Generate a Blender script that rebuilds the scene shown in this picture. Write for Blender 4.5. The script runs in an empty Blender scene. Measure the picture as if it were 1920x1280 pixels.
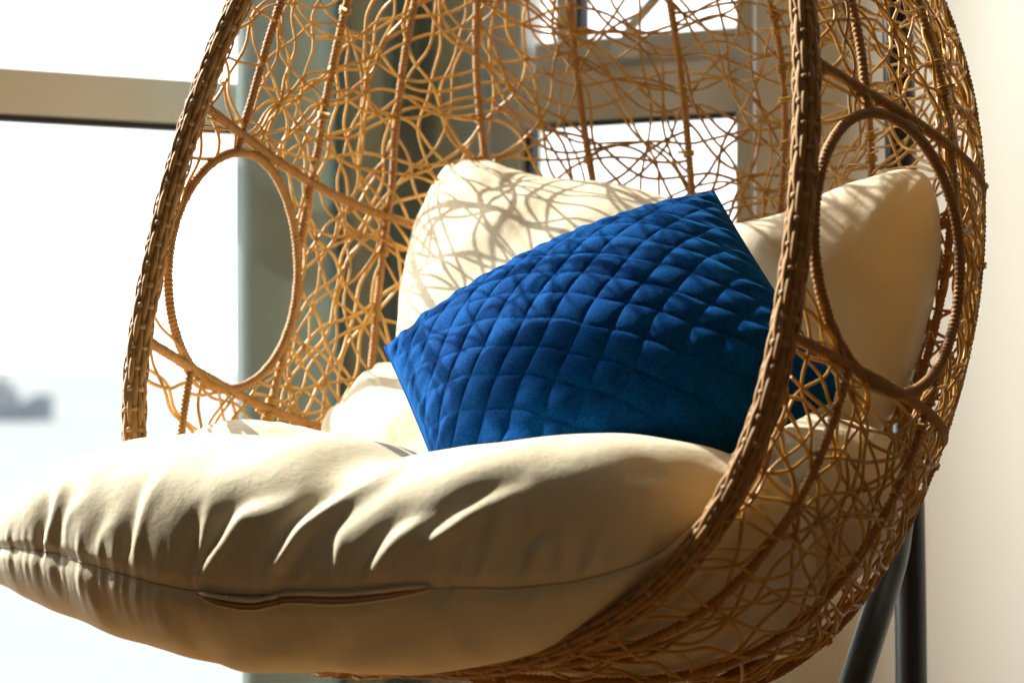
import bpy, math, random
import numpy as np
# ================================================================== camera, world, sun, exposure
scene = bpy.context.scene
cam_data = bpy.data.cameras.new('camera'); cam = bpy.data.objects.new('camera', cam_data)
scene.collection.objects.link(cam); scene.camera = cam
cam.location = (0, 0, 0.80); cam.rotation_euler = (math.radians(90), 0, 0)
cam_data.lens = 85.0; cam_data.sensor_width = 36.0; cam_data.shift_y = 50/1920
cam_data.clip_start = 0.05; cam_data.clip_end = 60000
cam_data.dof.use_dof = True; cam_data.dof.focus_distance = 3.02; cam_data.dof.aperture_fstop = 4.0
world = bpy.data.worlds.new('World'); scene.world = world; world.use_nodes = True
bg = world.node_tree.nodes['Background']
bg.inputs['Color'].default_value = (0.97, 0.99, 1.0, 1); bg.inputs['Strength'].default_value = 1.25
SUN_AZ, SUN_EL = math.radians(-50), math.radians(40)      # azimuth from straight ahead (+ to the right), elevation
sd = bpy.data.lights.new('sun', 'SUN'); sun = bpy.data.objects.new('sun', sd); scene.collection.objects.link(sun)
sd.energy = 5.0; sd.angle = math.radians(0.6); sd.color = (1.0, 0.93, 0.80)
from mathutils import Vector, Matrix
_to_sun = Vector((math.sin(SUN_AZ)*math.cos(SUN_EL), math.cos(SUN_AZ)*math.cos(SUN_EL), math.sin(SUN_EL)))
sun.rotation_euler = _to_sun.to_track_quat('Z', 'Y').to_euler(); sun.location = _to_sun*20
ad = bpy.data.lights.new('added_fill_light', 'AREA'); al = bpy.data.objects.new('added_fill_light', ad); scene.collection.objects.link(al)
ad.shape = 'RECTANGLE'; ad.size = 0.75; ad.size_y = 2.3; ad.energy = 74.0; ad.color = (1.0, 0.985, 0.95)     # added lamp beyond the glazing; stands for window daylight, brightens the cream wall
al.location = (-1.50, 4.12, 1.66); al.rotation_euler = (-Vector((1.0, -0.24, -0.20))).to_track_quat('Z', 'Y').to_euler()
scene.view_settings.view_transform = 'Standard'; scene.view_settings.look = 'None'
scene.view_settings.gamma = 1.0; scene.view_settings.use_curve_mapping = False
scene.view_settings.exposure = 1.0
scene.cycles.use_denoising = True
scene.cycles.max_bounces = 10; scene.cycles.diffuse_bounces = 5; scene.cycles.glossy_bounces = 4
scene.cycles.transparent_max_bounces = 12; scene.cycles.transmission_bounces = 6
scene.cycles.caustics_reflective = False; scene.cycles.caustics_refractive = False
scene.cycles.sample_clamp_indirect = 6.0
# ------------------------------------------------------------------ measured frame of the chair
CAM_Z = 0.80
CEN = np.array([-0.0805, 2.9039, 0.1178 + CAM_Z])      # middle of the rim, world metres
YAW, TILT = 0.5726, 0.2847
CY, SY = math.cos(YAW), math.sin(YAW)
def rot():
    ct, st = math.cos(TILT), math.sin(TILT)
    rx = np.array([[1,0,0],[0,ct,st],[0,-st,ct]])
    rz = np.array([[CY,SY,0],[-SY,CY,0],[0,0,1]])
    return rz @ rx
ROT = rot()
def basket(p):                       # tilted basket frame -> world
    return np.asarray(p) @ ROT.T + CEN
def seat(u, b, z):                   # level frame of the chair: right, back, height above the eye line
    u, b, z = np.broadcast_arrays(np.asarray(u, float), np.asarray(b, float), np.asarray(z, float))
    return np.stack([CEN[0] + u*CY + b*SY, CEN[1] - u*SY + b*CY, z + CAM_Z], -1)
# ------------------------------------------------------------------ rim and shell of the basket
RA, RBT, RBB, RNT, RNB, RQ = 0.465, 0.7836, 0.475, 2.0723, 2.6093, 0.0345
def rim_curve(phi):
    c, s = np.cos(phi), np.sin(phi)
    n = np.where(c > 0, RNT, RNB); b = np.where(c > 0, RBT, RBB)
    x = RA*np.sign(s)*np.abs(s)**(2/n); z = b*np.sign(c)*np.abs(c)**(2/n)
    return np.stack([x, RQ*z*z, z], -1)
SD, SM, SBE, SKT, SKB, SZC = 0.6793, 2.512, 0.2114, 2.4971, 2.0979, 0.2411
def half_width(z):
    t = np.where(z > 0, z/RBT, -z/RBB); n = np.where(z > 0, RNT, RNB)
    return RA*np.clip(1 - np.clip(t, 0, 1)**n, 0, 1)**(1/n)
def shell(psi, z):
    psi, z = np.broadcast_arrays(np.asarray(psi, float), np.asarray(z, float))
    w = half_width(z); k = np.where(z > SZC, SKT, SKB)
    t = np.where(z > SZC, (z - SZC)/(RBT - SZC), (SZC - z)/(RBB + SZC))
    d = SD*np.clip(1 - np.clip(t, 0, 1)**k, 0, 1)**(1/k)
    c, s = np.cos(psi), np.abs(np.sin(psi))
    tb = np.clip(-z/RBB, 0, 1)
    return np.stack([np.sign(c)*np.abs(c)**(2/SM)*(w + SBE*s*d/SD), RQ*z*z + d*s**(2/SM),
                     z - .40*s*(1 - .9*s**6)*tb**2*(1 - tb**2)], -1)
HOLE_Y, HOLE_Z, HOLE_R = 0.190, 0.072, 0.163
HOOP_Z = (0.245, -0.081)
def smooth_interp(x, xp, fp):        # monotone-ish cubic (Catmull-Rom) through measured points
    xp = np.asarray(xp, float); fp = np.asarray(fp, float); x = np.clip(np.asarray(x, float), xp[0], xp[-1])
    k = np.clip(np.searchsorted(xp, x, side='right') - 1, 0, len(xp) - 2)
    m = np.gradient(fp, xp); h = xp[k+1] - xp[k]; t = (x - xp[k])/h
    return ((2*t**3 - 3*t**2 + 1)*fp[k] + (t**3 - 2*t**2 + t)*h*m[k] + (-2*t**3 + 3*t**2)*fp[k+1] + (t**3 - t**2)*h*m[k+1])
# ------------------------------------------------------------------ cushions: base shapes
SEAT_NA, SEAT_NS = 300, 170
def seat_base(na=SEAT_NA, ns=SEAT_NS):
    """closed loops (front seam, over the top, back, underneath, front seam) swept from the left tip to the right end"""
    u = -0.660 + 1.070*(np.linspace(0, 1, na))
    bs = smooth_interp(u, [-.67,-.5,-.3,-.05,.2,.34,.42], [-.13,-.20,-.25,-.255,-.20,-.09,.03])
    zs = smooth_interp(u, [-.67,-.63,-.446,-.307,-.19,.003,.138,.238,.296,.345,.377,.42],
                       [-.229,-.229,-.225,-.241,-.255,-.252,-.240,-.237,-.226,-.200,-.160,-.125])
    r = smooth_interp(u, [-.67,-.63,-.58,-.47,-.30,.28,.36,.42], [.03,.045,.066,.10,.13,.13,.09,.03])
    zc = smooth_interp(u, [-.67,-.64,-.60,-.545,-.47,-.40,-.185,-.085,-.02,.046,.118,.30,.34,.375,.42],
                       [-.196,-.184,-.164,-.137,-.110,-.093,-.083,-.089,-.110,-.097,-.086,-.080,-.090,-.108,-.120])
    zb = smooth_interp(u, [-.67,-.64,-.58,-.49,-.33,-.185,-.033,.151,.257,.319,.37,.42],
                       [-.262,-.270,-.284,-.305,-.332,-.350,-.350,-.332,-.299,-.252,-.205,-.135])
    bk = smooth_interp(u, [-.67,-.60,-.48,-.30,0,.30,.38,.42], [-.10,-.02,.16,.34,.42,.36,.20,.06])
    s = np.linspace(0, 1, ns, endpoint=False)
    P = np.zeros((na, ns, 3))
    n1 = int(ns*.36); n2 = int(ns*.26); n3 = int(ns*.16); n4 = ns - n1 - n2 - n3
    t = np.linspace(0, 1, n1, endpoint=False)*math.pi/2
    fb, fz = 1 - np.cos(t)**.85, np.sin(t)**.80
    B1 = bs[:,None] + r[:,None]*fb; Z1 = zs[:,None] + (zc - zs)[:,None]*fz
    t = np.linspace(0, 1, n2, endpoint=False)
    bc = bs + r; zm = zc - .075*np.clip(r/.13, 0, 1)
    dip = zc[:,None] + (zm - zc)[:,None]*(t*t*(3 - 2*t))
    B2 = bc[:,None] + (bk - bc)[:,None]*t; Z2 = dip
    zk = zm - .05*np.clip(r/.13, 0, 1)
    t = np.linspace(0, 1, n3, endpoint=False)*math.pi
    zr = smooth_interp(u, [-.67,-.5,-.42,-.30,0,.28,.36,.42], [-.25,-.28,-.30,-.35,-.365,-.36,-.30,-.17])              # level of the underside behind the front rim
    rr = (zm - zr)/2
    B3 = bk[:,None] + .045*np.clip(r/.13, .1, 1)[:,None]*np.sin(t); Z3 = (zr + rr)[:,None] + rr[:,None]*np.cos(t)
    t = np.linspace(0, 1, n4, endpoint=False)
    # underneath, from the back to the lowest line and up to the seam
    rb = .085*np.clip(r/.13, .08, 1)
    B4 = np.zeros((na, n4)); Z4 = np.zeros((na, n4))
    k = int(n4*.45); ta = np.linspace(0, 1, k, endpoint=False); tb = np.linspace(0, 1, n4 - k, endpoint=False)
    bl = bs + rb
    B4[:, :k] = bk[:,None] + (bl - bk)[:,None]*ta
    over = np.minimum(zb + .028, -.312) + .02*np.clip(-(u + .42)/.1, 0, 1)     # the cloth rides over the rim tube
    x = B4[:, :k]; f1 = np.clip((.02 - x)/.10, 0, 1); f2 = np.clip((-.135 - x)/.05, 0, 1)
    sm1, sm2 = f1*f1*(3 - 2*f1), f2*f2*(3 - 2*f2)
    zz4 = zr[:,None] + (np.maximum(over, zr)[:,None] - zr[:,None])*sm1; zz4 = zz4 + (zb[:,None] - zz4)*sm2
    e = np.clip((ta - .72)/.28, 0, 1); e = e*e*(3 - 2*e); blend = e[None]**3; Z4[:, :k] = zz4*(1 - blend) + zb[:,None]*blend
    tt = tb*math.pi/2
    B4[:, k:] = bs[:,None] + rb[:,None]*(1 - np.sin(tt)**.9); Z4[:, k:] = zs[:,None] + (zb - zs)[:,None]*np.cos(tt)**.9
    B = np.concatenate([B1, B2, B3, B4], 1); Z = np.concatenate([Z1, Z2, Z3, Z4], 1)
    return seat(u[:,None], B, Z)
def grid_normals(P, wrap=True):
    da = np.gradient(P, axis=0)
    ds = (np.roll(P, -1, 1) - np.roll(P, 1, 1)) if wrap else np.gradient(P, axis=1)
    n = np.cross(da, ds); return n/(np.linalg.norm(n, axis=-1, keepdims=True) + 1e-12)
def relax(P, iters, ex_a=None, ex_s=None, ex_d1=None, ex_d2=None, wrap=True, pin=None, anchor=.02, target=None, pressure=0., bend=.25, outward=1.):
    """position-based cloth: keep (scaled) edge lengths of a grid, inflate it a little, hold it near its target"""
    P = P.copy(); T = P.copy() if target is None else target
    w = np.ones(P.shape[:2]) if pin is None else 1 - pin
    na, ns = P.shape[:2]
    J = np.arange(ns)
    def pairs(da, ds):
        out = []
        for pa in range(2 if da else 1):
            for pb in range(1 if da else 2):
                ia = np.arange(pa, na - da, 2 if da else 1)
                js = J if wrap else J[max(0, -ds): ns - max(0, ds)]
                if not da: js = js[pb::2] if not wrap or ns % 2 == 0 else js[pb:ns - 1:2]
                out.append((ia, js, (js + ds) % ns))
        return out
    cons = []
    for da, ds, ex, k in ((1,0,ex_a,1.), (0,1,ex_s,1.), (1,1,ex_d1,.6), (1,-1,ex_d2,.6)):
        for ia, ja, jb in pairs(da, ds):
            ib = ia + da
            A, Bq = T[np.ix_(ia, ja)], T[np.ix_(ib, jb)]
            L = np.linalg.norm(A - Bq, axis=-1)
            if ex is not None: L = L*(1 + ex[np.ix_(ia, ja)])
            cons.append((ia, ja, ib, jb, L, k))
    for it in range(iters):
        if pressure:
            P += outward*grid_normals(P, wrap)*(pressure*w)[..., None]
        P += (T - P)*(anchor*w)[..., None]
        if bend and it % 2 == 0:
            S = P.copy()
            Lp = np.zeros_like(P)
            Lp[1:-1] += .5*(P[2:] + P[:-2]) - P[1:-1]
            if wrap: Lp += .5*(np.roll(P, 1, 1) + np.roll(P, -1, 1)) - P
            else: Lp[:, 1:-1] += .5*(P[:, 2:] + P[:, :-2]) - P[:, 1:-1]
            P = S + Lp*(bend*w)[..., None]*.5
        for ia, ja, ib, jb, L, k in cons:
            xa, xb = np.ix_(ia, ja), np.ix_(ib, jb)
            a, b = P[xa], P[xb]; d = b - a; l = np.linalg.norm(d, axis=-1) + 1e-12
            wa, wb = w[xa], w[xb]; sw = wa + wb + 1e-9
            c = (k*(l - L)/l/sw)[..., None]*d
            P[xa] = a + c*wa[..., None]; P[xb] = b - c*wb[..., None]
    return P
# ================================================================== materials
def material(name):
    m = bpy.data.materials.new(name); m.use_nodes = True
    nt = m.node_tree; return m, nt, nt.nodes['Principled BSDF']
def noise(nt, scale, detail=3, coord='Object', stretch=None, rough=.5):
    tc = nt.nodes.new('ShaderNodeTexCoord'); n = nt.nodes.new('ShaderNodeTexNoise')
    n.inputs['Scale'].default_value = scale; n.inputs['Detail'].default_value = detail; n.inputs['Roughness'].default_value = rough
    src = tc.outputs[coord]
    if stretch:
        mp = nt.nodes.new('ShaderNodeMapping'); mp.inputs['Scale'].default_value = stretch
        nt.links.new(src, mp.inputs['Vector']); src = mp.outputs['Vector']
    nt.links.new(src, n.inputs['Vector']); return n
def ramp(nt, fac, stops):
    r = nt.nodes.new('ShaderNodeValToRGB'); e = r.color_ramp.elements
    while len(e) < len(stops): e.new(.5)
    for k, (p, c) in enumerate(stops): e[k].position = p; e[k].color = (*c, 1)
    nt.links.new(fac, r.inputs['Fac']); return r.outputs['Color']
def bump(nt, height, strength, dist, bsdf):
    b = nt.nodes.new('ShaderNodeBump'); b.inputs['Strength'].default_value = strength; b.inputs['Distance'].default_value = dist
    nt.links.new(height, b.inputs['Height']); nt.links.new(b.outputs['Normal'], bsdf.inputs['Normal'])
def rattan(name, dark, light, rough, fine=900, glow=0.):
    m, nt, b = material(name)
    n = noise(nt, 38, 4); oi = nt.nodes.new('ShaderNodeObjectInfo')
    ad = nt.nodes.new('ShaderNodeMath'); ad.operation = 'MULTIPLY_ADD'; ad.inputs[1].default_value = .45; 
    nt.links.new(oi.outputs['Random'], ad.inputs[0]); nt.links.new(n.outputs['Fac'], ad.inputs[2])
    sb = nt.nodes.new('ShaderNodeMath'); sb.operation = 'SUBTRACT'; sb.inputs[1].default_value = .22
    nt.links.new(ad.outputs[0], sb.inputs[0])
    nt.links.new(ramp(nt, sb.outputs[0], [(.25, dark), (.75, light)]), b.inputs['Base Color'])
    b.inputs['Roughness'].default_value = rough; b.inputs['Specular IOR Level'].default_value = .45 if glow else .22
    f = noise(nt, fine, 2); bump(nt, f.outputs['Fac'], .25, .0006, b)
    if glow:                                            # thin resin cane lets light through
        tr = nt.nodes.new('ShaderNodeBsdfTranslucent'); tr.inputs['Color'].default_value = (.66, .42, .12, 1)
        mx = nt.nodes.new('ShaderNodeMixShader'); mx.inputs['Fac'].default_value = glow
        nt.links.new(b.outputs[0], mx.inputs[1]); nt.links.new(tr.outputs[0], mx.inputs[2]); nt.links.new(mx.outputs[0], nt.nodes['Material Output'].inputs['Surface'])
    return m
M = {}
M['strand'] = rattan('honey_cane', (.50, .255, .042), (.72, .43, .088), .34, 900, .22)
M['rib'] = rattan('wrapped_cane', (.30, .14, .040), (.43, .22, .068), .55)
M['rim'] = rattan('flat_cane', (.33, .165, .052), (.45, .245, .085), .56)
M['bind'] = rattan('pale_cane', (.38, .22, .09), (.47, .29, .13), .55)
def fabric(name, c0, c1, weave=1700., strength=.12, rough=.85, translucent=0., crease=6.):
    m, nt, b = material(name)
    n = noise(nt, 7, 5); nt.links.new(ramp(nt, n.outputs['Fac'], [(.3, c0), (.7, c1)]), b.inputs['Base Color'])
    b.inputs['Roughness'].default_value = rough; b.inputs['Specular IOR Level'].default_value = .25
    b.inputs['Sheen Weight'].default_value = .12; b.inputs['Sheen Roughness'].default_value = .5
    f = noise(nt, weave, 2); g = noise(nt, 34, 6, rough=.62)
    mx0 = nt.nodes.new('ShaderNodeMath'); mx0.operation = 'MULTIPLY_ADD'; mx0.inputs[1].default_value = crease
    nt.links.new(g.outputs['Fac'], mx0.inputs[0]); nt.links.new(f.outputs['Fac'], mx0.inputs[2])
    bump(nt, mx0.outputs[0], strength, .0006, b)
    if translucent:
        tr = nt.nodes.new('ShaderNodeBsdfTranslucent'); tr.inputs['Color'].default_value = (*c1, 1)
        mx = nt.nodes.new('ShaderNodeMixShader'); mx.inputs['Fac'].default_value = translucent
        out = nt.nodes['Material Output']
        nt.links.new(b.outputs[0], mx.inputs[1]); nt.links.new(tr.outputs[0], mx.inputs[2]); nt.links.new(mx.outputs[0], out.inputs['Surface'])
    return m
M['cream'] = fabric('cream_cloth', (.73, .64, .455), (.78, .695, .51), 1500, .5, .72)
M['tape'] = fabric('zip_tape', (.33, .29, .24), (.40, .36, .30), 2200, .4, .6)
M['thread'] = fabric('seam_thread', (.36, .30, .20), (.44, .37, .26), 2500, .4, .8)
M['curtain'] = fabric('sage_curtain', (.30, .37, .362), (.37, .445, .432), 900, .25, .9, .40)
def velvet():
    m, nt, b = material('blue_velvet')
    n = noise(nt, 26, 5); nt.links.new(ramp(nt, n.outputs['Fac'], [(.3, (.0010, .043, .20)), (.72, (.0024, .080, .32))]), b.inputs['Base Color'])
    b.inputs['Roughness'].default_value = .9; b.inputs['Specular IOR Level'].default_value = .03
    b.inputs['Sheen Weight'].default_value = .22; b.inputs['Sheen Roughness'].default_value = .30
    b.inputs['Sheen Tint'].default_value = (.05, .40, 1.0, 1)
    f = noise(nt, 420, 4, rough=.7); bump(nt, f.outputs['Fac'], .55, .0016, b)
    src = b.inputs['Base Color'].links[0].from_socket; g = noise(nt, 330, 3, rough=.75)
    mg = nt.nodes.new('ShaderNodeMix'); mg.data_type = 'RGBA'; mg.blend_type = 'MULTIPLY'; mg.inputs[0].default_value = 1.0
    nt.links.new(src, mg.inputs[6]); nt.links.new(ramp(nt, g.outputs['Fac'], [(.32, (.55, .55, .60)), (.68, (1.5, 1.5, 1.4))]), mg.inputs[7]); nt.links.new(mg.outputs[2], b.inputs['Base Color'])
    return m
M['velvet'] = velvet()
def plain(name, c, rough, metal=0., scale=0, amt=.08, bumpy=0., fine=600):
    m, nt, b = material(name); b.inputs['Roughness'].default_value = rough; b.inputs['Metallic'].default_value = metal
    if scale:
        n = noise(nt, scale, 5)
        nt.links.new(ramp(nt, n.outputs['Fac'], [(.3, tuple(x*(1 - amt) for x in c)), (.7, tuple(min(1, x*(1 + amt)) for x in c))]), b.inputs['Base Color'])
    else: b.inputs['Base Color'].default_value = (*c, 1)
    if bumpy: f = noise(nt, fine, 3); bump(nt, f.outputs['Fac'], bumpy, .001, b)
    return m
M['steel'] = plain('black_powder_coat', (.012, .015, .020), .36, 0, 30, .2, .18, 700)
M['wall'] = plain('cream_plaster', (.885, .845, .745), .9, 0, 3, .02, .3, 260)
M['frame'] = plain('grey_window_frame', (.68, .68, .64), .4, 0, 5, .03)
M['frame_pale'] = plain('pale_window_frame', (.66, .68, .66), .4, 0, 5, .03)
M['gasket'] = plain('black_gasket', (.02, .022, .022), .6)
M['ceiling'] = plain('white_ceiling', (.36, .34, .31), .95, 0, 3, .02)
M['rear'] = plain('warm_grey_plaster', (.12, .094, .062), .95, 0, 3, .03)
M['ship'] = plain('ship_haze_tone', (.172, .208, .236), .9, 0, .2, .2)  # hull colour made pale blue to imitate distance haze
M['ship_pale'] = plain('ship_cabin_haze_tone', (.206, .228, .245), .9, 0, .2, .1)  # cabin colour carries the same painted haze
def wood_floor():
    m, nt, b = material('oak_floor')
    n = noise(nt, 3, 6, stretch=(1, 14, 1)); nt.links.new(ramp(nt, n.outputs['Fac'], [(.3, (.22, .12, .048)), (.7, (.31, .18, .078))]), b.inputs['Base Color'])
    b.inputs['Roughness'].default_value = .4; return m
M['floor'] = wood_floor()
def sea_water():
    m, nt, b = material('sea_water')
    n = noise(nt, .02, 6, stretch=(1, .25, 1)); nt.links.new(ramp(nt, n.outputs['Fac'], [(.35, (.228, .244, .256)), (.65, (.236, .250, .261))]), b.inputs['Base Color'])  # pale base colour imitates haze over the water
    b.inputs['Roughness'].default_value = .6; b.inputs['Specular IOR Level'].default_value = .0; return m
M['sea'] = sea_water()
def glass():
    m = bpy.data.materials.new('window_glass'); m.use_nodes = True; nt = m.node_tree; nt.nodes.remove(nt.nodes['Principled BSDF'])
    t = nt.nodes.new('ShaderNodeBsdfTransparent'); t.inputs['Color'].default_value = (.97, .985, .98, 1)
    g = nt.nodes.new('ShaderNodeBsdfGlossy'); g.inputs['Roughness'].default_value = .02
    fr = nt.nodes.new('ShaderNodeFresnel'); fr.inputs['IOR'].default_value = 1.25
    mx = nt.nodes.new('ShaderNodeMixShader'); nt.links.new(fr.outputs[0], mx.inputs['Fac'])
    nt.links.new(t.outputs[0], mx.inputs[1]); nt.links.new(g.outputs[0], mx.inputs[2])
    nt.links.new(mx.outputs[0], nt.nodes['Material Output'].inputs['Surface']); return m
M['glass'] = glass()
# ================================================================== object helpers
COL = scene.collection
def mesh_obj(name, verts, faces, mat, parent=None, smooth=True):
    me = bpy.data.meshes.new(name); me.from_pydata([tuple(map(float, v)) for v in verts], [], faces); me.update()
    if smooth: me.polygons.foreach_set('use_smooth', [True]*len(me.polygons))
    me.materials.append(M[mat])
    o = bpy.data.objects.new(name, me); COL.objects.link(o)
    if parent is not None:
        o.parent = parent; o.matrix_parent_inverse = parent.matrix_world.inverted()
    return o
def empty(name, loc):
    o = bpy.data.objects.new(name, None); COL.objects.link(o); o.location = loc; o.empty_display_size = .1
    bpy.context.view_layer.update(); return o
def tag(o, label, cat, group=None):
    o['label'] = label; o['category'] = cat
    if group: o['group'] = group
    return o
def structure(o): o['kind'] = 'structure'; return o
def grid_faces(na, ns, wrap_s=True, wrap_a=False, flip=False):
    f = []
    for i in range(na if wrap_a else na - 1):
        i2 = (i + 1) % na
        for j in range(ns if wrap_s else ns - 1):
            j2 = (j + 1) % ns
            q = (i*ns + j, i2*ns + j, i2*ns + j2, i*ns + j2)
            f.append(q[::-1] if flip else q)
    return f
def frames(path, closed=False):
    path = np.asarray(path, float)
    t = (np.roll(path, -1, 0) - np.roll(path, 1, 0)) if closed else np.gradient(path, axis=0)
    t /= np.linalg.norm(t, axis=1, keepdims=True) + 1e-12
    n = np.zeros_like(t); a = np.array([0, 0, 1.]) if abs(t[0][2]) < .9 else np.array([1., 0, 0])
    v = a - t[0]*(a @ t[0]); n[0] = v/np.linalg.norm(v)
    for i in range(1, len(t)):
        v = n[i-1] - t[i]*(n[i-1] @ t[i]); n[i] = v/(np.linalg.norm(v) + 1e-12)
    return t, n, np.cross(t, n)
def tube_data(path, radius, sides=8, closed=False, caps=True):
    path = np.asarray(path, float); t, n, b = frames(path, closed)
    r = np.broadcast_to(np.asarray(radius, float), (len(path),))
    a = np.arange(sides)*2*math.pi/sides
    V = path[:, None] + r[:, None, None]*(np.cos(a)[None, :, None]*n[:, None] + np.sin(a)[None, :, None]*b[:, None])
    F = grid_faces(len(path), sides, True, closed, True)
    if caps and not closed:
        F.append(tuple(range(sides))); F.append(tuple((len(path) - 1)*sides + k for k in range(sides))[::-1])
    return V.reshape(-1, 3), F
def tube(name, path, radius, mat, parent=None, sides=8, closed=False):
    v, f = tube_data(path, radius, sides, closed); return mesh_obj(name, v, f, mat, parent)
def resample(path, step, closed=False):
    path = np.asarray(path, float)
    if closed: path = np.vstack([path, path[:1]])
    s = np.concatenate([[0], np.cumsum(np.linalg.norm(np.diff(path, axis=0), axis=1))])
    n = max(4, int(round(s[-1]/step))); q = np.linspace(0, s[-1], n, endpoint=not closed)
    return np.stack([np.interp(q, s, path[:, k]) for k in range(3)], 1)
def spline(pts, n=24):
    pts = np.asarray(pts, float); k = np.arange(len(pts)); q = np.linspace(0, len(pts) - 1, n*(len(pts) - 1) + 1)
    return np.stack([smooth_interp(q, k, pts[:, c]) for c in range(pts.shape[1])], 1)
def box_data(c, ax, ay, az, sx, sy, sz):
    c, ax, ay, az = (np.asarray(v, float) for v in (c, ax, ay, az))
    V = [c + ax*sx*i + ay*sy*j + az*sz*k for i in (-.5, .5) for j in (-.5, .5) for k in (-.5, .5)]
    F = [(0,1,3,2), (4,6,7,5), (0,4,5,1), (2,3,7,6), (0,2,6,4), (1,5,7,3)]
    return V, F
def bevel(o, w, seg=2):
    m = o.modifiers.new('bevel', 'BEVEL'); m.width = w; m.segments = seg; m.limit_method = 'ANGLE'; return o
def box(name, c, ax, ay, sx, sy, sz, mat, parent=None, bev=0.):
    v, f = box_data(c, ax, ay, (0, 0, 1), sx, sy, sz); o = mesh_obj(name, v, f, mat, parent, smooth=False)
    return bevel(o, bev) if bev else o
def wave_noise(rng, x, octs, amp=1.):           # smooth 1-D noise: random sines; octs = (wavelength, weight)
    out = np.zeros_like(np.asarray(x, float))
    for wl, wt in octs: out += wt*np.sin(2*math.pi*(np.asarray(x)/(wl*rng.uniform(.8, 1.25)) + rng.uniform(0, 1)))
    return amp*out
# ================================================================== the room corner and the sea beyond
KX, KY = -0.15, 4.52                                   # where the two window walls meet
A32 = math.radians(32)
DL = np.array([-math.cos(A32), -math.sin(A32), 0]); NL = np.array([math.sin(A32), -math.cos(A32), 0])      # along the left glazing, and into the room
DR = np.array([math.cos(A32), -math.sin(A32), 0]);  NR = np.array([-math.sin(A32), -math.cos(A32), 0])     # along the right wall, and into the room
K = np.array([KX, KY, 0])
def on_left(s, z, out=0.): return K + DL*s + NL*out + np.array([0, 0, z])
def on_right(s, z, out=0.): return K + DR*s + NR*out + np.array([0, 0, z])
HGT = 3.10
def wall_box(name, at, d, n, s0, s1, z0, z1, depth, mat, parent=None, back=0., bev=.004):
    return box(name, at((s0 + s1)/2, (z0 + z1)/2, -depth/2 - back), d, n, abs(s1 - s0), depth, z1 - z0, mat, parent, bev)
WC = on_right(.672, 0); DW = np.array([.50, -.866, 0]); NW = np.array([-.866, -.50, 0])     # the cream wall turns towards us here
def on_wall(s, z, out=0.): return WC + DW*s + NW*out + np.array([0, 0, z])
eR = on_wall(1.35, 0); eL = on_left(1.74, 0)
room = [(eL[0], -2.6), (eR[0], -2.6), (eR[0], eR[1]), (WC[0], WC[1]), (KX, KY), (eL[0], eL[1])]
structure(mesh_obj('floor', [(x, y, 0) for x, y in room], [tuple(range(6))], 'floor', smooth=False))
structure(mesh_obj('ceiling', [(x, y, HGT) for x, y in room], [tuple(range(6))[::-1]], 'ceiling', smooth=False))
structure(wall_box('wall_right', on_wall, DW, NW, .0, 1.35, .001, HGT - .001, .16, 'wall', None, 0, 0))
structure(wall_box('wall_over_window', on_right, DR, NR, .089, .671, 2.80, HGT - .002, .16, 'wall'))
structure(wall_box('wall_over_glazing', on_left, DL, NL, .282, 1.74, 2.97, HGT - .002, .16, 'wall'))
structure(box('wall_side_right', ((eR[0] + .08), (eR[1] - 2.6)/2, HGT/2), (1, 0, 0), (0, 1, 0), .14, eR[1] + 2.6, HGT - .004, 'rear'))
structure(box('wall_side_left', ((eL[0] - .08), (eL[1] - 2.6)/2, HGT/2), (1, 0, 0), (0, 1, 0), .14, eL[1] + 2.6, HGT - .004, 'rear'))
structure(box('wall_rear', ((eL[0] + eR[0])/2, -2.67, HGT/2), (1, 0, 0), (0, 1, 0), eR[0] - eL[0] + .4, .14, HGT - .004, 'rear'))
blocker = [on_left(.28, 0), K + DL*0, on_right(.088, 0), on_right(.088, 0, -.14), K + np.array([0, .17, 0]), on_left(.28, 0, -.14)]  # plan of an unseen block, added to keep sun off the cream wall
structure(mesh_obj('added_sun_blocker', [tuple(p[:2]) + (.002,) for p in blocker] + [tuple(p[:2]) + (HGT - .003,) for p in blocker],
    [(0, 1, 7, 6), (1, 2, 8, 7), (2, 3, 9, 8), (3, 4, 10, 9), (4, 5, 11, 10), (5, 0, 6, 11), (5, 4, 3, 2, 1, 0), (6, 7, 8, 9, 10, 11)], 'wall', smooth=False))
# left glazing: frame posts, sill, head, transom with its black gasket, panes
gl = empty('window_glazing', tuple(on_left(1.5, 0))); tag(gl, 'tall window left of the curtain with one grey-beige transom, looking on the sea', 'window')
wall_box('transom', on_left, DL, NL, .285, 1.70, 1.228, 1.304, .07, 'frame', gl, -.02)
wall_box('gasket', on_left, DL, NL, .285, 1.70, 1.217, 1.2275, .03, 'gasket', gl, .0, 0)
wall_box('sill', on_left, DL, NL, .285, 1.70, .003, .10, .09, 'frame', gl, -.02)
wall_box('head', on_left, DL, NL, .285, 1.70, 2.90, 2.968, .09, 'frame', gl, -.02)
for s in (.297, 1.688): wall_box('mullion', on_left, DL, NL, s - .011, s + .011, .101, 2.899, .075, 'frame', gl, -.022)
for s0, s1 in ((.309, 1.676),):
    wall_box('pane', on_left, DL, NL, s0, s1, .102, 1.216, .006, 'glass', gl, .012, 0)
    wall_box('pane', on_left, DL, NL, s0, s1, 1.306, 2.898, .006, 'glass', gl, .012, 0)
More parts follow.
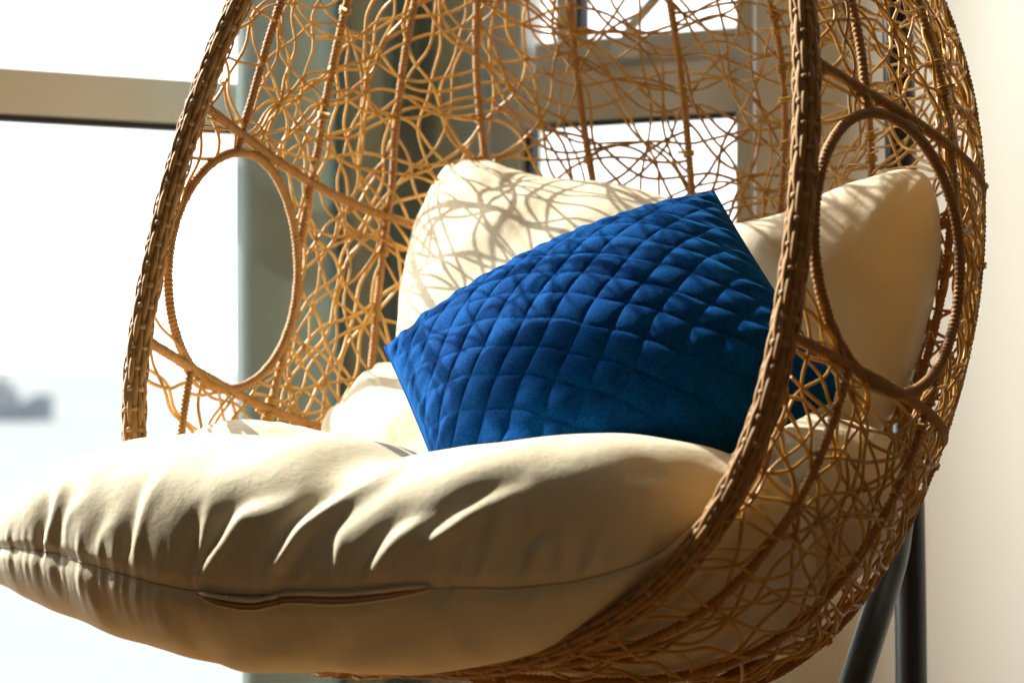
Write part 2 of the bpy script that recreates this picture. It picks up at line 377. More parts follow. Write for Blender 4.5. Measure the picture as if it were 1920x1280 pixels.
# right window: beige jambs, transom, opened top sash with its stay arm
gr = empty('sash_window', tuple(on_right(.42, 0))); tag(gr, 'narrow window behind the basket with a hinged upper sash and stay arm', 'window')
wall_box('jamb', on_right, DR, NR, .09, .205, .102, 2.798, .08, 'frame', gr, -.015)
wall_box('jamb', on_right, DR, NR, .640, .670, .102, 2.798, .08, 'frame_pale', gr, -.015)
wall_box('gasket', on_right, DR, NR, .2055, .217, .102, 1.2345, .03, 'gasket', gr, .0, 0)
wall_box('transom', on_right, DR, NR, .2175, .6395, 1.243, 1.336, .07, 'frame', gr, -.012)
wall_box('gasket', on_right, DR, NR, .2175, .6395, 1.235, 1.2425, .03, 'gasket', gr, .0, 0)
wall_box('sill', on_right, DR, NR, .09, .670, .003, .101, .09, 'frame', gr, -.015)
wall_box('pane', on_right, DR, NR, .2175, .6395, .102, 1.2345, .006, 'glass', gr, .012, 0)
sash = wall_box('sash', on_right, DR, NR, .2175, .6395, 1.3365, 1.392, .05, 'frame_pale', gr, .012)
wall_box('stile', on_right, DR, NR, .262, .305, 1.3925, 2.797, .05, 'frame_pale', sash, .012)
wall_box('gasket', on_right, DR, NR, .3055, .313, 1.3925, 2.797, .03, 'gasket', sash, .015, 0)
wall_box('pane', on_right, DR, NR, .3135, .6395, 1.3925, 2.797, .006, 'glass', sash, .03, 0)
tube('stay_arm', [on_right(.43, 1.375, .03), on_right(.445, 1.40, .035), on_right(.50, 1.46, .02), on_right(.53, 1.50, -.02)], .009, 'frame_pale', gr, 8)
wall_box('stay_bracket', on_right, DR, NR, .41, .47, 1.345, 1.375, .03, 'frame_pale', gr, -.045)
# curtain: pleated cloth hanging in the corner
cpx = [(447,4.10),(470,4.075),(540,4.06),(600,4.075),(628,4.12),(636,4.22),(642,4.23),(650,4.12),(668,4.085),(705,4.09),(724,4.115),(738,4.235),(765,4.27),(793,4.25),(806,4.125),(828,4.10),(862,4.105),(893,4.15),(915,4.22)]
cp = np.array([((x - 960)/4533*d, d) for x, d in cpx])
cq = spline(cp, 8)
zz = np.linspace(.03, 2.93, 70); V = []
rng = np.random.default_rng(5)
ph = rng.uniform(0, 6, 3)
for z in zz:
    f = .010*np.sin(z*2.3 + ph[0] + cq[:, 0]*9) + .006*np.sin(z*5.1 + ph[1] + cq[:, 0]*23)
    V += [(x + .5*g, y + g, z) for (x, y), g in zip(cq, f)]
ct = mesh_obj('curtain', V, grid_faces(len(zz), len(cq), False), 'curtain')
sm = ct.modifiers.new('thickness', 'SOLIDIFY'); sm.thickness = .003
tag(ct, 'sage green curtain hanging in pleats behind the basket', 'curtain')
# sea far below the window, and a ship on it
SEA = -20.0
o = structure(mesh_obj('sea', [(-30000, 6.5, SEA), (30000, 6.5, SEA), (30000, 50000, SEA), (-30000, 50000, SEA)], [(0, 1, 2, 3)], 'sea', smooth=False))
sx, sy, SC = -208.0, 950.0, 1.15
ship = empty('cargo_ship', (sx, sy, SEA)); tag(ship, 'hazy blue ship far out on the sea at the left edge', 'ship')
hl = []
for i, x in enumerate(np.linspace(-30, 24, 19)):
    w = 5*min(1, ((x + 30.5)/6)**.5, ((24.3 - x)/16)**.6 if x < 24.3 else 0) + .05; top = 6.4 + (2.0 if x > 16 else 0) + max(0, x - 10)*.06
    for yy, z in ((-w, top), (-w*.8, .2), (w*.8, .2), (w, top)): hl.append((sx + x*SC, sy + yy*SC, SEA + z*SC))
F = grid_faces(19, 4, True); F += [(0, 1, 2, 3), tuple(72 + k for k in (3, 2, 1, 0))]
mesh_obj('hull', hl, F, 'ship', ship, False)
def ship_box(name, x, z, lx, ly, lz, mat): box(name, (sx + x*SC, sy, SEA + z*SC), (1, 0, 0), (0, 1, 0), lx*SC, ly*SC, lz*SC, mat, ship)
ship_box('superstructure', 2, 8.6, 20, 7, 4.3, 'ship_pale')
ship_box('bridge', 4, 12.4, 10, 7, 3.2, 'ship_pale')
tube('mast', [(sx + 6*SC, sy, SEA + 14*SC), (sx + 6*SC, sy, SEA + 19*SC)], .5*SC, 'ship', ship, 8)
tube('funnel', [(sx - 5*SC, sy, SEA + 10.8*SC), (sx - 5.6*SC, sy, SEA + 16*SC)], 1.5*SC, 'ship', ship, 10)
# ================================================================== the hanging egg chair
apex = basket([[0, RQ*RBT**2, RBT]])[0]
chair = empty('hanging_egg_chair', tuple(apex)); tag(chair, 'honey brown woven rattan egg chair with two round side openings', 'hanging chair')
# --- rim: core, twelve flat canes lengthwise, pale binding passing over and under them
phi = np.linspace(0, 2*math.pi, 4000, endpoint=False)
NBIND = 126; PER = 10
path = resample(basket(rim_curve(phi)), .0012, True)
s = np.concatenate([[0], np.cumsum(np.linalg.norm(np.diff(np.vstack([path, path[:1]]), axis=0), axis=1))]); LEN = s[-1]
q = np.linspace(0, LEN, NBIND*PER, endpoint=False); pc = np.vstack([path, path[:1]])
path = np.stack([np.interp(q, s, pc[:, k]) for k in range(3)], 1)
tt_ = np.roll(path, -1, 0) - np.roll(path, 1, 0); tt_ /= np.linalg.norm(tt_, axis=1, keepdims=True)
nn_ = np.cross(tt_, ROT[:, 1]); nn_ /= np.linalg.norm(nn_, axis=1, keepdims=True); bb_ = np.cross(tt_, nn_)
v, f = tube_data(path[::PER//2], .0124, 12, True)
rim = mesh_obj('rim', v, f, 'rim', chair)
NC = 12
rng = np.random.default_rng(11)
for i in range(NC):
    kk = np.arange(NBIND*PER)/PER
    off = -.0012*np.cos(math.pi*kk + math.pi*i) + .0004*wave_noise(rng, kk, ((3.1, 1), (7.7, 1)))
    off = np.sign(off)*np.abs(off/.0012)**.7*.0013
    a0 = 2*math.pi*(i + .5)/NC + .02*wave_noise(rng, kk, ((17, 1), (41, 1)))
    prof = [(-.495, -.0011), (-.38, .0005), (-.12, .0012), (.12, .0012), (.38, .0005), (.495, -.0011)]
    V = np.zeros((len(path), len(prof), 3))
    for k, (w, h) in enumerate(prof):
        a = a0 + w*2*math.pi/NC; r = .0145 + off + h
        V[:, k] = path + r[:, None]*(np.cos(a)[:, None]*nn_ + np.sin(a)[:, None]*bb_)
    mesh_obj('cane', V.reshape(-1, 3), grid_faces(len(path), len(prof), False, True, True), 'rim', rim)
for j in range(NBIND):
    c = j*PER; na = 72; a = np.arange(na)*2*math.pi/na
    i_ = a*NC/(2*math.pi) - .5
    cw = np.cos(math.pi*i_ + math.pi*j); r0 = .0147 + .0012*np.sign(cw)*np.abs(cw)**.45
    V = []
    hw = .0036*rng.uniform(.75, 1.2)
    for w, h in ((-1, -.0010), (-.7, .0003), (0, .0007), (.7, .0003), (1, -.0010)):
        V.append(path[c] + tt_[c]*w*hw + (r0 + h)[:, None]*(np.cos(a)[:, None]*nn_[c] + np.sin(a)[:, None]*bb_[c]))
    V = np.array(V)
    mesh_obj('binding', V.reshape(-1, 3), grid_faces(5, na, True, False, False), 'bind', rim)
# --- wrapped canes: ribs, hoops and the rings of the side openings
def wrapped(name, pts, radius, seed, closed=False, pitch=.0062, mat='rib'):
    p = resample(pts, pitch/4, closed); n = len(p)
    if closed: n4 = n//4*4; p = resample(pts, np.linalg.norm(np.diff(np.vstack([p, p[:1]]), axis=0), axis=1).sum()/n4, True); n = len(p)
    r_ = np.random.default_rng(seed); k = np.arange(n)
    lay = r_.uniform(.94, 1.06, n//4 + 2)[k//4]
    saw = np.array([.84, 1.03, 1.08, 1.03])[k % 4]
    return tube(name, p, radius*saw*lay, mat, chair, 10, closed)
def in_hole(P, grow=0.):
    return (P[:, 1] - HOLE_Y)**2 + (P[:, 2] - HOLE_Z)**2 < (HOLE_R + grow)**2
RIBS = [((6.1, 9), (21.7, 18), (39, 25), (56.5, 25), (73.9, 4), (86, 3)), ((6.1, 15), (21.7, 34), (39, 40), (59, 56), (75.6, 38), (87, 14))]
def rib_angle(side, k, z):                              # degrees from the rim; the ribs fan outwards towards the top
    a, f = RIBS[side][k]; d = np.asarray(z, float) - .3
    return np.clip(a - f*np.where(d > 0, d, np.maximum(d, -.3)*.55), 1.2, 87.5)
zs_ = np.linspace(-.468, .772, 700)
for side in (0, 1):
    for k in range(6):
        ra = np.radians(rib_angle(side, k, zs_))
        P = shell(ra if side == 0 else math.pi - ra, zs_)
        keep = ~in_hole(P, .002) if k < 2 else np.ones(len(P), bool)
        idx = np.flatnonzero(keep); runs = np.split(idx, np.flatnonzero(np.diff(idx) > 1) + 1)
        for r in runs:
            if len(r) > 12: wrapped('rib', basket(P[r]), .0056, 100 + k + 20*side)
    # opening ring, laid on the shell where the side wall runs
    ang = np.linspace(0, 2*math.pi, 240, endpoint=False); ring = []
    zg = np.linspace(-.2, .35, 900)
    for t in ang:
        y0, z0 = HOLE_Y + HOLE_R*math.cos(t), HOLE_Z + HOLE_R*math.sin(t)
        psg = np.radians(np.linspace(.5, 60, 900)); S = shell(psg, np.full(900, z0)); i0 = np.argmin(abs(S[:, 1] - y0))
        ring.append((S[i0, 0]*(1 if side == 0 else -1), y0, z0))
    ring = np.array(ring)
    for _ in range(6): ring[:, 0] = (np.roll(ring[:, 0], 1) + ring[:, 0] + np.roll(ring[:, 0], -1))/3
    wrapped('opening_ring', basket(ring), .0064, 300 + side, True)
for k, z in enumerate(HOOP_Z):
    ps = np.radians(np.linspace(.25, 179.75, 600)); P = shell(ps, z + (.012 if k == 0 else .0)*np.sin(ps))
    wrapped('hoop', basket(P), .0066, 400 + k)
# --- free weave: each cane wanders over the shell and ends at the rim, a ring or under another cane
def strand_path(rng, psi, z, length):
    step = .006; half = []
    th0 = math.radians(rng.choice([1, -1])*rng.uniform(8, 62)) if rng.random() < .8 else rng.uniform(0, math.pi)
    k1 = rng.uniform(5, 14); wl1 = rng.uniform(.15, .28); p1 = rng.uniform(0, 6.28); k2 = rng.uniform(0, 4); wl2 = rng.uniform(.07, .12); p2 = rng.uniform(0, 6.28)
    bias = rng.normal(0, 1.4)
    for sgn in (1, -1):
        a, zz_, th = psi, z, th0 + (0 if sgn == 1 else math.pi); pts = []; s_ = 0
        for it in range(int((length/2 + .30)/step)):
            e = 1e-3
            p0 = shell(a, zz_); d1 = (shell(a + e, zz_) - p0)/e; d2 = (shell(a, zz_ + e) - p0)/e
            l1 = np.linalg.norm(d1)
            if l1 < .05: break
            e1 = d1/l1; n = np.cross(d1, d2); n /= np.linalg.norm(n) + 1e-12; e2 = np.cross(n, e1)
            kap = k1*math.sin(2*math.pi*sgn*s_/wl1 + p1) + k2*math.sin(2*math.pi*sgn*s_/wl2 + p2) + bias
            th += sgn*kap*step
            d = math.cos(th)*e1 + math.sin(th)*e2
            A = np.array([[d1 @ d1, d1 @ d2], [d1 @ d2, d2 @ d2]]); x = np.linalg.solve(A + np.eye(2)*1e-9, [d1 @ d, d2 @ d])
            a2, z2 = a + x[0]*step, zz_ + x[1]*step
            lim = math.radians(.7)
            if it*step > length/2 and min(abs(math.degrees(a2 if a2 < math.pi/2 else math.pi - a2) - float(rib_angle(0 if a2 < math.pi/2 else 1, k, z2))) for k in range(6))*math.pi/180*l1 < .004: pts.append(shell(a2, z2)); break
            if z2 > .755 or z2 < -.462 or a2 < lim or a2 > math.pi - lim: break
            q = shell(a2, z2)
            if (math.degrees(min(a2, math.pi - a2)) < 45) and (q[1] - HOLE_Y)**2 + (q[2] - HOLE_Z)**2 < (HOLE_R + .001)**2:
                if rng.random() < .3 or it < 2: break
                # run on along the ring
                rad = np.array([0, p0[1] - HOLE_Y, p0[2] - HOLE_Z]); rad /= np.linalg.norm(rad) + 1e-9
                tn = d - rad*(d @ rad) + rad*.12; tn /= np.linalg.norm(tn) + 1e-9; th = math.atan2(tn @ e2, tn @ e1)
                continue
            a, zz_ = a2, z2; s_ += step
            off = .0032*math.sin(2*math.pi*sgn*s_/.085 + p2)
            pts.append(q + n*off)
        half.append(pts)
    return half[1][::-1] + half[0]
rng = np.random.default_rng(2024)
made = 0; tries = 0; cover = {}
def cell(p): return (int(p[0]//.045), int(p[1]//.045), int(p[2]//.045))
while made < 262 and tries < 3000:
    tries += 1
    best = None
    for _ in range(14):                                 # begin where the net is still thin
        z = rng.uniform(-.45, .74); a = rng.uniform(.04, math.pi - .04)
        p0 = shell(a, z)
        if half_width(np.array(z))*rng.random() < .05: continue
        if math.degrees(min(a, math.pi - a)) < 45 and (p0[1] - HOLE_Y)**2 + (p0[2] - HOLE_Z)**2 < (HOLE_R + .01)**2: continue
        k = cover.get(cell(p0), 0) + rng.uniform(0, 6)
        if best is None or k < best[0]: best = (k, a, z)
    if best is None: continue
    pts = strand_path(rng, best[1], best[2], rng.uniform(.6, 1.5))
    if len(pts) < 24: continue
    for p in pts: cover[cell(p)] = cover.get(cell(p), 0) + 1
    tube('strand', basket(np.array(pts)), .0022*rng.uniform(.88, 1.12), 'strand', chair, 6); made += 1
# --- little ties of cane where the weave is lashed to the ribs
rng = np.random.default_rng(91)
for k in range(70):
    kr = int(rng.integers(1, 6)); sd_ = int(rng.integers(0, 2)); z = rng.uniform(-.42, .70)
    a = float(rib_angle(sd_, kr, z)); psi = math.radians(a if sd_ == 0 else 180 - a)
    p0 = shell(psi, z)
    if kr < 2 and in_hole(p0[None], .012)[0]: continue
    a_ = float(rib_angle(sd_, kr, z + .002)); tz = shell(math.radians(a_ if sd_ == 0 else 180 - a_), z + .002) - p0; tz /= np.linalg.norm(tz); e1 = np.cross(tz, [0, 0, 1.]) if abs(tz[2]) < .9 else np.cross(tz, [0, 1., 0]); e1 /= np.linalg.norm(e1); e2 = np.cross(tz, e1)
    tn = rng.uniform(1.2, 2.6); t = np.linspace(0, 2*math.pi*tn, int(14*tn)); r = .0074
    pts = p0 + r*np.cos(t)[:, None]*e1 + r*np.sin(t)[:, None]*e2 + ((t/(2*math.pi) - tn/2)*.0042)[:, None]*tz
    d = pts[-1] - pts[-2]; d /= np.linalg.norm(d); pts = np.vstack([pts, pts[-1] + d*.006 + e1*.001, pts[-1] + d*.014 + e2*.003])
    tube('tie', basket(pts), .0020, 'strand', chair, 6)
# ================================================================== cushions
SEAT_FOLDS = [
    ([(-.46, -.213, -.224), (-.445, -.212, -.174), (-.456, -.179, -.125)], .007, .007, .014),
    ([(-.409, -.227, -.221), (-.406, -.222, -.17), (-.367, -.218, -.139)], .004, .005, .012),
    ([(-.349, -.241, -.222), (-.331, -.241, -.186), (-.302, -.235, -.151)], .003, .006, .014),
    ([(-.277, -.253, -.224), (-.274, -.248, -.182), (-.27, -.231, -.137), (-.263, -.214, -.115)], .006, .006, .016),
    ([(-.184, -.26, -.246), (-.173, -.258, -.207), (-.173, -.25, -.173), (-.18, -.242, -.154)], .007, .006, .01),
    ([(-.17, -.26, -.234), (-.141, -.255, -.194), (-.12, -.242, -.159), (-.087, -.232, -.148), (-.055, -.214, -.139)], .009, .006, .016),
    ([(-.066, -.256, -.235), (-.044, -.251, -.208), (-.03, -.241, -.184), (-.009, -.226, -.163), (.016, -.207, -.141), (.038, -.183, -.121), (.045, -.113, -.099)], .013, .007, .018),
    ([(.016, -.249, -.232), (.013, -.246, -.206), (.009, -.234, -.175)], .006, .005, .009),
    ([(.052, -.245, -.228), (.07, -.24, -.203), (.084, -.233, -.181), (.102, -.224, -.165), (.124, -.215, -.156), (.152, -.198, -.141)], .008, .006, .016),
    ([(.124, -.226, -.185), (.145, -.215, -.168), (.163, -.2, -.149), (.195, -.173, -.128), (.224, -.154, -.121)], .008, .007, .016),
    ([(.159, -.22, -.231), (.163, -.216, -.199), (.167, -.208, -.17)], .003, .005, .01),
    ([(.181, -.21, -.224), (.185, -.205, -.19), (.188, -.195, -.162), (.202, -.177, -.14)], .006, .006, .014),
    ([(.224, -.186, -.223), (.231, -.18, -.197), (.245, -.168, -.178), (.26, -.156, -.165)], .007, .006, .012),
    ([(.227, -.179, -.179), (.224, -.175, -.16), (.231, -.165, -.145)], .003, .005, .01),
    ([(.256, -.166, -.22), (.256, -.164, -.19), (.256, -.159, -.169)], .004, .005, .009),
    ([(.278, -.151, -.223), (.285, -.144, -.191), (.288, -.134, -.16)], .006, .006, .012),
    ([(.299, -.133, -.217), (.306, -.125, -.187), (.324, -.106, -.175)], .003, .006, .014),
    ([(.313, -.096, -.124), (.328, -.077, -.118), (.338, -.066, -.118)], .004, .008, .012),
    ([(-.352, -.239, -.257), (-.331, -.238, -.279), (-.327, -.217, -.307)], .005, .008, .014),
    ([(-.227, -.257, -.267), (-.209, -.251, -.294), (-.209, -.234, -.318)], .004, .008, .014),
    ([(-.191, -.252, -.295), (-.188, -.235, -.32), (-.202, -.203, -.336)], .005, .01, .014),
    ([(-.195, -.203, -.337), (-.102, -.242, -.313), (-.037, -.246, -.296), (.013, -.246, -.281)], .007, .018, .022),
    ([(-.016, -.218, -.327), (.063, -.231, -.301), (.106, -.229, -.285), (.134, -.219, -.288)], .007, .016, .02),
    ([(.163, -.218, -.248), (.17, -.21, -.273), (.174, -.197, -.293), (.195, -.173, -.302)], .006, .01, .018),
    ([(.145, -.225, -.248), (.152, -.223, -.239), (.159, -.22, -.239)], .003, .006, .008),
    ([(.242, -.175, -.243), (.242, -.172, -.259), (.238, -.167, -.274)], .004, .006, .01),
    ([(.274, -.154, -.232), (.278, -.149, -.245), (.278, -.137, -.263)], .003, .006, .01),
    ([(-.438, -.219, -.234), (-.42, -.22, -.262), (-.399, -.221, -.276)], .003, .008, .012),
]
def add_folds(P, N, folds, to_world, gain=.72, valley=.5):
    D = np.zeros(P.shape[:2])
    for pl, amp, w0, w1 in folds:
        c = spline(to_world(np.array(pl)), 10); t = np.linspace(0, 1, len(c))
        lo, hi = c.min(0) - .08, c.max(0) + .08
        sel = ((P > lo) & (P < hi)).all(-1); Q = P[sel]
        if not len(Q): continue
        d2 = ((Q[:, None] - c[None])**2).sum(-1); k = d2.argmin(1); d = np.sqrt(d2[np.arange(len(Q)), k]); tk = t[k]
        w = .85*(w0 + (w1 - w0)*tk); env = np.clip(tk/.12 + .25, 0, 1)*np.clip((1 - tk)/.45, 0, 1)**.8
        cap = np.where((k == 0) | (k == len(c) - 1), np.exp(-(d/(1.2*w))**2), 1)
        if pl[0][0] == -.066: h = np.exp(-(d/w)**1.6) - valley*np.exp(-((d - 2.0*w)/(1.25*w))**2)
        else:                                           # a crease: long slope on one side, a tight lip on the other
            left = ((Q - c[k])*np.cross(N[sel], np.gradient(c, axis=0)[k])).sum(-1) > 0
            h = np.where(left, np.exp(-(d/(2.6*w))**1.7), np.exp(-(d/(.8*w))**1.7) - .75*np.exp(-((d - 1.7*w)/(1.1*w))**2)*np.clip(d/w, 0, 1))
        amp = amp*(1.3 if pl[0][0] > .06 else 1.)
        D[sel] += (gain if pl[0][0] == -.066 else -gain)*amp*env*h*cap          # all but the big overlap are creases
    return P + N*D[..., None]
rng = np.random.default_rng(77)
P = seat_base(); N = grid_normals(P)
aa = np.arange(SEAT_NA)[:, None]; js = np.arange(SEAT_NS)[None]
P = add_folds(P, N, SEAT_FOLDS, lambda q: seat(q[:, 0], q[:, 1], q[:, 2]))
nz = rng.normal(size=P.shape[:2])
for _ in range(40): nz = (nz + np.roll(nz, 1, 0) + np.roll(nz, -1, 0))/3
for _ in range(140): nz = (nz + np.roll(nz, 1, 1) + np.roll(nz, -1, 1))/3
nz /= nz.std()
P = P + N*(.0012*nz)[..., None]
N = grid_normals(P)
dj = np.minimum(js, SEAT_NS - js)                      # steps from the front seam
near = np.exp(-(dj/26.)**2)
ex = .016*near + .002
pin = np.where(dj < 1, .9, 0.)*np.ones((SEAT_NA, 1))
P = relax(P, 40, ex_a=ex*np.ones((SEAT_NA, 1)), ex_s=np.full((SEAT_NA, SEAT_NS), .004), ex_d1=.006*near*np.ones((SEAT_NA, 1)), ex_d2=.01*near*np.ones((SEAT_NA, 1)), pin=pin, anchor=.03, target=P, pressure=.00006, bend=.6)
N = grid_normals(P)
P = P - N*((.0042*np.exp(-(dj/1.1)**2))*np.ones((SEAT_NA, 1)))[..., None]          # sewn seam
pk = wave_noise(rng, np.arange(SEAT_NA)*1.07/SEAT_NA, ((.019, 1), (.031, 1), (.053, .8), (.012, .5)))
P = P + N*(.0004*pk[:, None]*np.exp(-((dj - 2.5)/4.5)**2))[..., None]             # puckers drawn in by the stitching
F = grid_faces(SEAT_NA, SEAT_NS, True, False, False) + [tuple(range(SEAT_NS)), tuple((SEAT_NA - 1)*SEAT_NS + k for k in range(SEAT_NS))[::-1]]
seat_c = mesh_obj('seat_cushion', P.reshape(-1, 3), F, 'cream')
tag(seat_c, 'plump cream seat cushion with zipped front, spilling over the front rim', 'cushion')
sub = seat_c.modifiers.new('smooth', 'SUBSURF'); sub.levels = 1; sub.render_levels = 1
def polar_pillow(name, parent, cen, n, outline, tf, tb, seed, nth=220, nt=46, gather=.004, mat='cream', puff=.8):
    cen = np.array(cen, float); n = np.array(n, float); n /= np.linalg.norm(n)
    e1 = np.cross([0, 0, 1], n); e1 /= np.linalg.norm(e1); e1 = e1 if e1[0] > 0 else -e1
    e2 = np.cross(n, e1); e2 = e2 if e2[2] > 0 else -e2
    o = np.array(outline + outline[:1], float)
    q = np.linspace(0, len(o) - 1, nth + 1)[:-1]; k = np.arange(len(o))
    op = np.vstack([o[-3:-1], o, o[1:3]]); kp = np.arange(-2, len(o) + 2)
    ox, oy = smooth_interp(q, kp, op[:, 0]), smooth_interp(q, kp, op[:, 1])
    r_ = np.random.default_rng(seed)
    th = np.linspace(0, 1, nth, endpoint=False)
    g = sum(w*np.sin(2*math.pi*(f*th + r_.uniform())) for f, w in ((3, .8), (5, .8), (8, .7), (13, .5), (19, .3)))
    t = np.concatenate([np.linspace(.015, 1, nt), np.linspace(1, .015, nt)[1:]])
    front = np.concatenate([np.ones(nt), -np.ones(nt - 1)])
    rho = np.sin(t*math.pi/2)**.92; h = np.cos(t*math.pi/2)**puff
    H = np.where(front > 0, tf, -tb)*h
    slow = sum(w*np.sin(2*math.pi*(f*th + r_.uniform())) for f, w in ((2, .6), (3, .5)))
    P = cen + (rho[None]*ox[:, None])[..., None]*e1 + (rho[None]*oy[:, None])[..., None]*e2 + (H[None]*(1 + .06*slow[:, None]*rho[None]))[..., None]*n
    edge = np.exp(-((1 - rho)/.22)**1.0)*(rho < .9999)
    P = P + n*(gather*g[:, None]*edge[None]*np.sqrt(h)[None]*front[None])[..., None]
    P = P + n*(.0025*np.sin(P @ np.array([23., 11, 31]) + seed) + .002*np.sin(P @ np.array([-41., 19, 37]) + 2*seed))[..., None]*(h**.5)[None, :, None]
    dd = np.cross(P[1, 5] - P[0, 5], P[0, 6] - P[0, 5]) @ n
    F = grid_faces(nth, len(t), False, True, dd < 0)
    m = len(t)
    c1 = tuple(i*m for i in range(nth)); c2 = tuple(i*m + m - 1 for i in range(nth))
    F += [c1 if dd < 0 else c1[::-1], c2[::-1] if dd < 0 else c2]
    return mesh_obj(name, P.reshape(-1, 3), F, mat, parent), P, e1, e2, n
polar_pillow('side_bolster', seat_c, (-.154, 3.345, .712), (-.366, -.575, .732), [(-.123, -.018), (-.121, .039), (-.115, .1), (-.09, .128), (-.028, .112), (.052, .08), (.131, .002), (.162, -.098), (.076, -.131), (-.04, -.095)], .045, .06, 3)
polar_pillow('seat_edge', seat_c, (-.277, 3.14, .697), (-.103, -.465, .879), [(-.149, .015), (-.134, .045), (-.06, .057), (.02, .034), (.102, -.005), (.149, -.025), (.129, -.059), (.019, -.067), (-.087, -.049)], .022, .06, 4)
polar_pillow('side_bolster', seat_c, (.362, 3.05, .625), (-.2, -.3, .9), [(-.13, 0), (-.10, .10), (0, .15), (.09, .12), (.12, 0), (.10, -.12), (0, -.16), (-.10, -.12)], .10, .10, 6)
bl, PL, e1L, e2L, nL = polar_pillow('back_cushion', None, (.077, 3.42, .848), (-.30, -.68, .67),
    [(-.231, -.081), (-.259, .003), (-.279, .089), (-.289, .167), (-.293, .235), (-.29, .30), (-.262, .332), (-.217, .332), (-.155, .305), (-.078, .278), (.021, .259), (.111, .231), (.189, .193), (.235, .078), (.267, -.1), (.214, -.223), (.032, -.254), (-.137, -.219)], .125, .07, 21)
tag(bl, 'cream back cushion behind the blue pillow, dappled with weave shadows', 'cushion', 'cream back cushions')
br, PR, e1R, e2R, nR = polar_pillow('back_cushion', None, (0.433, 3.240, 0.868), (-.10, -.95, .18),
    [(-0.148, 0.114), (-0.12, 0.127), (-0.063, 0.143), (-0.006, 0.171), (0.051, 0.19), (0.097, 0.2), (0.122, 0.191), (0.137, 0.153), (0.14, 0.101), (0.134, 0.043), (0.12, -0.015), (0.108, -0.058), (0.083, -0.122), (0.02, -0.18), (-0.085, -0.187), (-0.134, -0.087), (-0.152, 0.022)], .105, .05, 22)
tag(br, 'cream back cushion in shade, seen through the right round opening', 'cushion', 'cream back cushions')
for o_, P_ in ((bl, PL), (br, PR)):
    m = P_.shape[1]//2
    tube('seam', P_[:, m], .0016, 'cream', o_, 6, True)
tube('seam', P[3:-3, 0] + grid_normals(P)[3:-3, 0]*.0004, .0013, 'thread', seat_c, 6)
# zip on the front seam of the seat cushion: dark tape, teeth line, and the lip of cloth above it
NQ = grid_normals(P)
def seat_at(u, dz):                                     # a point of the seat cushion's front, dz metres from the seam (down is negative)
    i = int(round((u + .66)/1.07*(SEAT_NA - 1))); row = P[i]
    js_ = list(range(0, 60)) if dz >= 0 else [0] + list(range(SEAT_NS - 1, SEAT_NS - 40, -1))
    L = np.concatenate([[0], np.cumsum(np.linalg.norm(np.diff(row[js_], axis=0), axis=1))])
    p = np.array([np.interp(abs(dz), L, row[js_][:, k]) for k in range(3)]); nq = np.array([np.interp(abs(dz), L, NQ[i][js_][:, k]) for k in range(3)])
    return p, nq/np.linalg.norm(nq)
ZIP = [(-.166, -.003, 0.0007), (-.145, -.007, 0.0032), (-.115, -.011, 0.0043), (-.085, -.012, 0.0043), (-.062, -.008, 0.0043), (-.045, -.004, 0.0043), (-.015, -.004, 0.0047), (.03, -.006, 0.0047), (.075, -.005, 0.0043), (.11, -.002, 0.0032), (.137, .001, 0.0007)]
zq = spline(np.array(ZIP), 10)
V = []; lip = []; teeth = []; low = []
for u, dz, hw in zq:
    p, nq = seat_at(u, dz); dn = np.array([0, 0, -1.]) + nq*nq[2]; dn /= np.linalg.norm(dn)
    for w, h in ((-1, .0012), (-.5, .0026), (0, .003), (.5, .0026), (1, .0012)): V.append(p + dn*hw*w + nq*h)
    lip.append(p - dn*(hw + .0012) + nq*.0038); low.append(p + dn*(hw + .001) + nq*.002); teeth.append(p + dn*hw*.15 + nq*.0036)
zp = mesh_obj('zipper', V, grid_faces(len(zq), 5, False), 'tape', seat_c)
tube('teeth', teeth, .0013, 'bind', zp, 6)
tube('lip', lip, np.interp(np.arange(len(lip)), [0, 6, len(lip) - 7, len(lip) - 1], [.0008, .0026, .0026, .0008]), 'cream', zp, 8)
tube('lip', low, np.interp(np.arange(len(low)), [0, 6, len(low) - 7, len(low) - 1], [.0008, .0015, .0015, .0008]), 'cream', zp, 8)
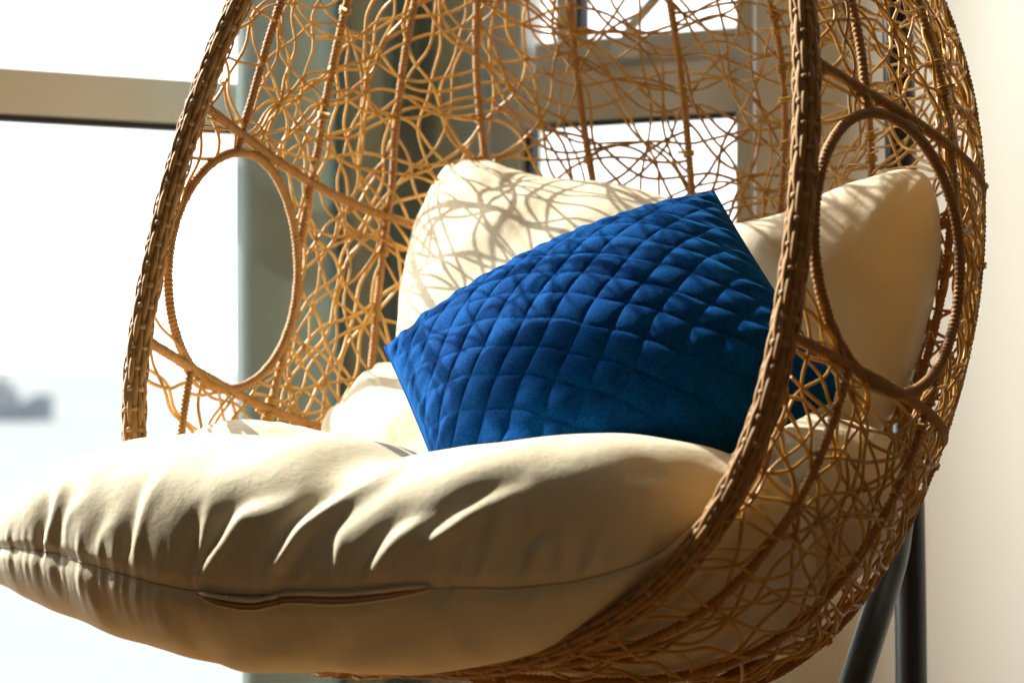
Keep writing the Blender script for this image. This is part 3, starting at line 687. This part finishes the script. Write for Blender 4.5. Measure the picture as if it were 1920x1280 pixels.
# --- blue quilted velvet pillow
C4 = {k: np.array(v) + np.array([0, 0, CAM_Z]) for k, v in dict(L=(-.168, 3.198, .028), T=(.266, 3.195, .233), R=(.388, 2.812, -.031), B=(-.0465, 2.8155, -.235)).items()}
def pillow_sheet(n, H, sign, quilt):
    g = np.linspace(-1, 1, n); X, Y = np.meshgrid(g, g, indexing='ij')     # X from L towards T, Y from L towards B
    pull = .035
    Xs = X*(1 - pull*(1 - Y**2)*0.6); Ys = Y*(1 - pull*(1 - X**2)*0.6)
    c = (C4['L'] + C4['R'])/2; ex = (C4['T'] - C4['L'])/2; ey = (C4['B'] - C4['L'])/2
    nn = np.cross(ey, ex); nn /= np.linalg.norm(nn); nn = nn if nn[1] < 0 else -nn
    h = H*np.clip((1 - X**2)*(1 - Y**2), 0, 1)**.50
    S = .24
    if quilt:
        p, q = (X + Y)*S/math.sqrt(2), (X - Y)*S/math.sqrt(2); sp = .0425
        wob = .0015*np.sin(p*60 + 1) + .0015*np.sin(q*47 + 2)
        a = np.abs(np.sin(math.pi*(p + wob)/sp)); b = np.abs(np.sin(math.pi*(q - wob)/sp))
        puff = .0062*(a**.42)*(b**.42)
        fade = np.clip((1 - np.maximum(np.abs(X), np.abs(Y)))/.10, 0, 1)**.6
        h = h + (puff - .003)*fade
        rim_ = np.exp(-((1 - np.maximum(np.abs(X), np.abs(Y)))/.10))
        rr = np.random.default_rng(8)
        along = np.where(np.abs(X) > np.abs(Y), Y, X)
        h = h + .006*rim_*sum(w*np.sin(2*math.pi*(f*along + rr.uniform())) for f, w in ((3.1, .6), (5.3, .6), (8.2, .5)))*np.clip((1 - np.maximum(np.abs(X), np.abs(Y)))/.06, 0, 1)
        # slumped folds low on the pillow, where it is pushed into the seat
        for x0, y0, x1, y1, am, w in ((-.72, .55, -.35, .88, .005, .05),):
            tx, ty = x1 - x0, y1 - y0; L2 = tx*tx + ty*ty
            t = np.clip(((X - x0)*tx + (Y - y0)*ty)/L2, 0, 1); d = np.hypot(X - x0 - t*tx, Y - y0 - t*ty)
            h = h + am*np.sin(math.pi*np.clip(t, 0.02, .98))**.6*(np.exp(-(d/w)**2) - .7*np.exp(-((d - 2*w)/(1.2*w))**2))
    return c + Xs[..., None]*ex + Ys[..., None]*ey + (sign*h)[..., None]*nn
n = 301
Fp = pillow_sheet(n, .128, 1, True)
o_ = Fp.reshape(-1, 3); dd = np.cross(Fp[n//2 + 1, n//2] - Fp[n//2, n//2], Fp[n//2, n//2 + 1] - Fp[n//2, n//2])
pl = mesh_obj('throw_pillow', o_, grid_faces(n, n, False, False, dd[1] > 0), 'velvet')
tag(pl, 'royal blue quilted velvet throw pillow leaning in the chair', 'pillow')
Bp = pillow_sheet(61, .075, -1, False)
mesh_obj('pillow_back', Bp.reshape(-1, 3), grid_faces(61, 61, False, False, dd[1] < 0), 'velvet', pl)
ed = np.concatenate([Fp[:, 0], Fp[-1, 1:], Fp[-2::-1, -1], Fp[0, -2:0:-1]])
tube('piping', resample(ed, .004, True), .0022, 'velvet', pl, 6, True)
# ================================================================== the stand
st = empty('chair_stand', (.545, 3.44, 0)); tag(st, 'black tubular steel stand holding the egg chair', 'chair stand')
def at_px(x, y, d): return np.array([(x - 960)/4533*d, d, (690 - y)/4533*d + CAM_Z])
p1 = [(.572, 3.45, .03), (.568, 3.45, .5), (.559, 3.455, .95), (.549, 3.465, 1.5), (.545, 3.47, 1.9), (.50, 3.43, 2.10), (.33, 3.31, 2.22), (.13, 3.165, 2.17), (apex[0], apex[1], 2.10)]
tube('post', resample(spline(p1, 20), .012), .0228, 'steel', st, 20)
leg = [(.545, 3.36, .66), (.535, 3.35, .58), at_px(1668, 1070, 3.30), at_px(1603, 1280, 3.18), at_px(1440, 1800, 3.02)]
tube('leg', resample(spline(leg, 20), .012), .0205, 'steel', st, 20)
tube('clamp', [(.545, 3.36, .66), (.555, 3.40, .67), (.566, 3.45, .68)], .017, 'steel', st, 14)
tube('foot', [(.566, 3.44, .022), (.05, 3.75, .022)], .021, 'steel', st, 14)
tube('foot', [(.572, 3.45, .022), (.70, 3.12, .022)], .021, 'steel', st, 14)
ch = []
tube('hanger', [(apex[0], apex[1], 2.10), (apex[0], apex[1], apex[2] - .005)], .006, 'steel', st, 10)
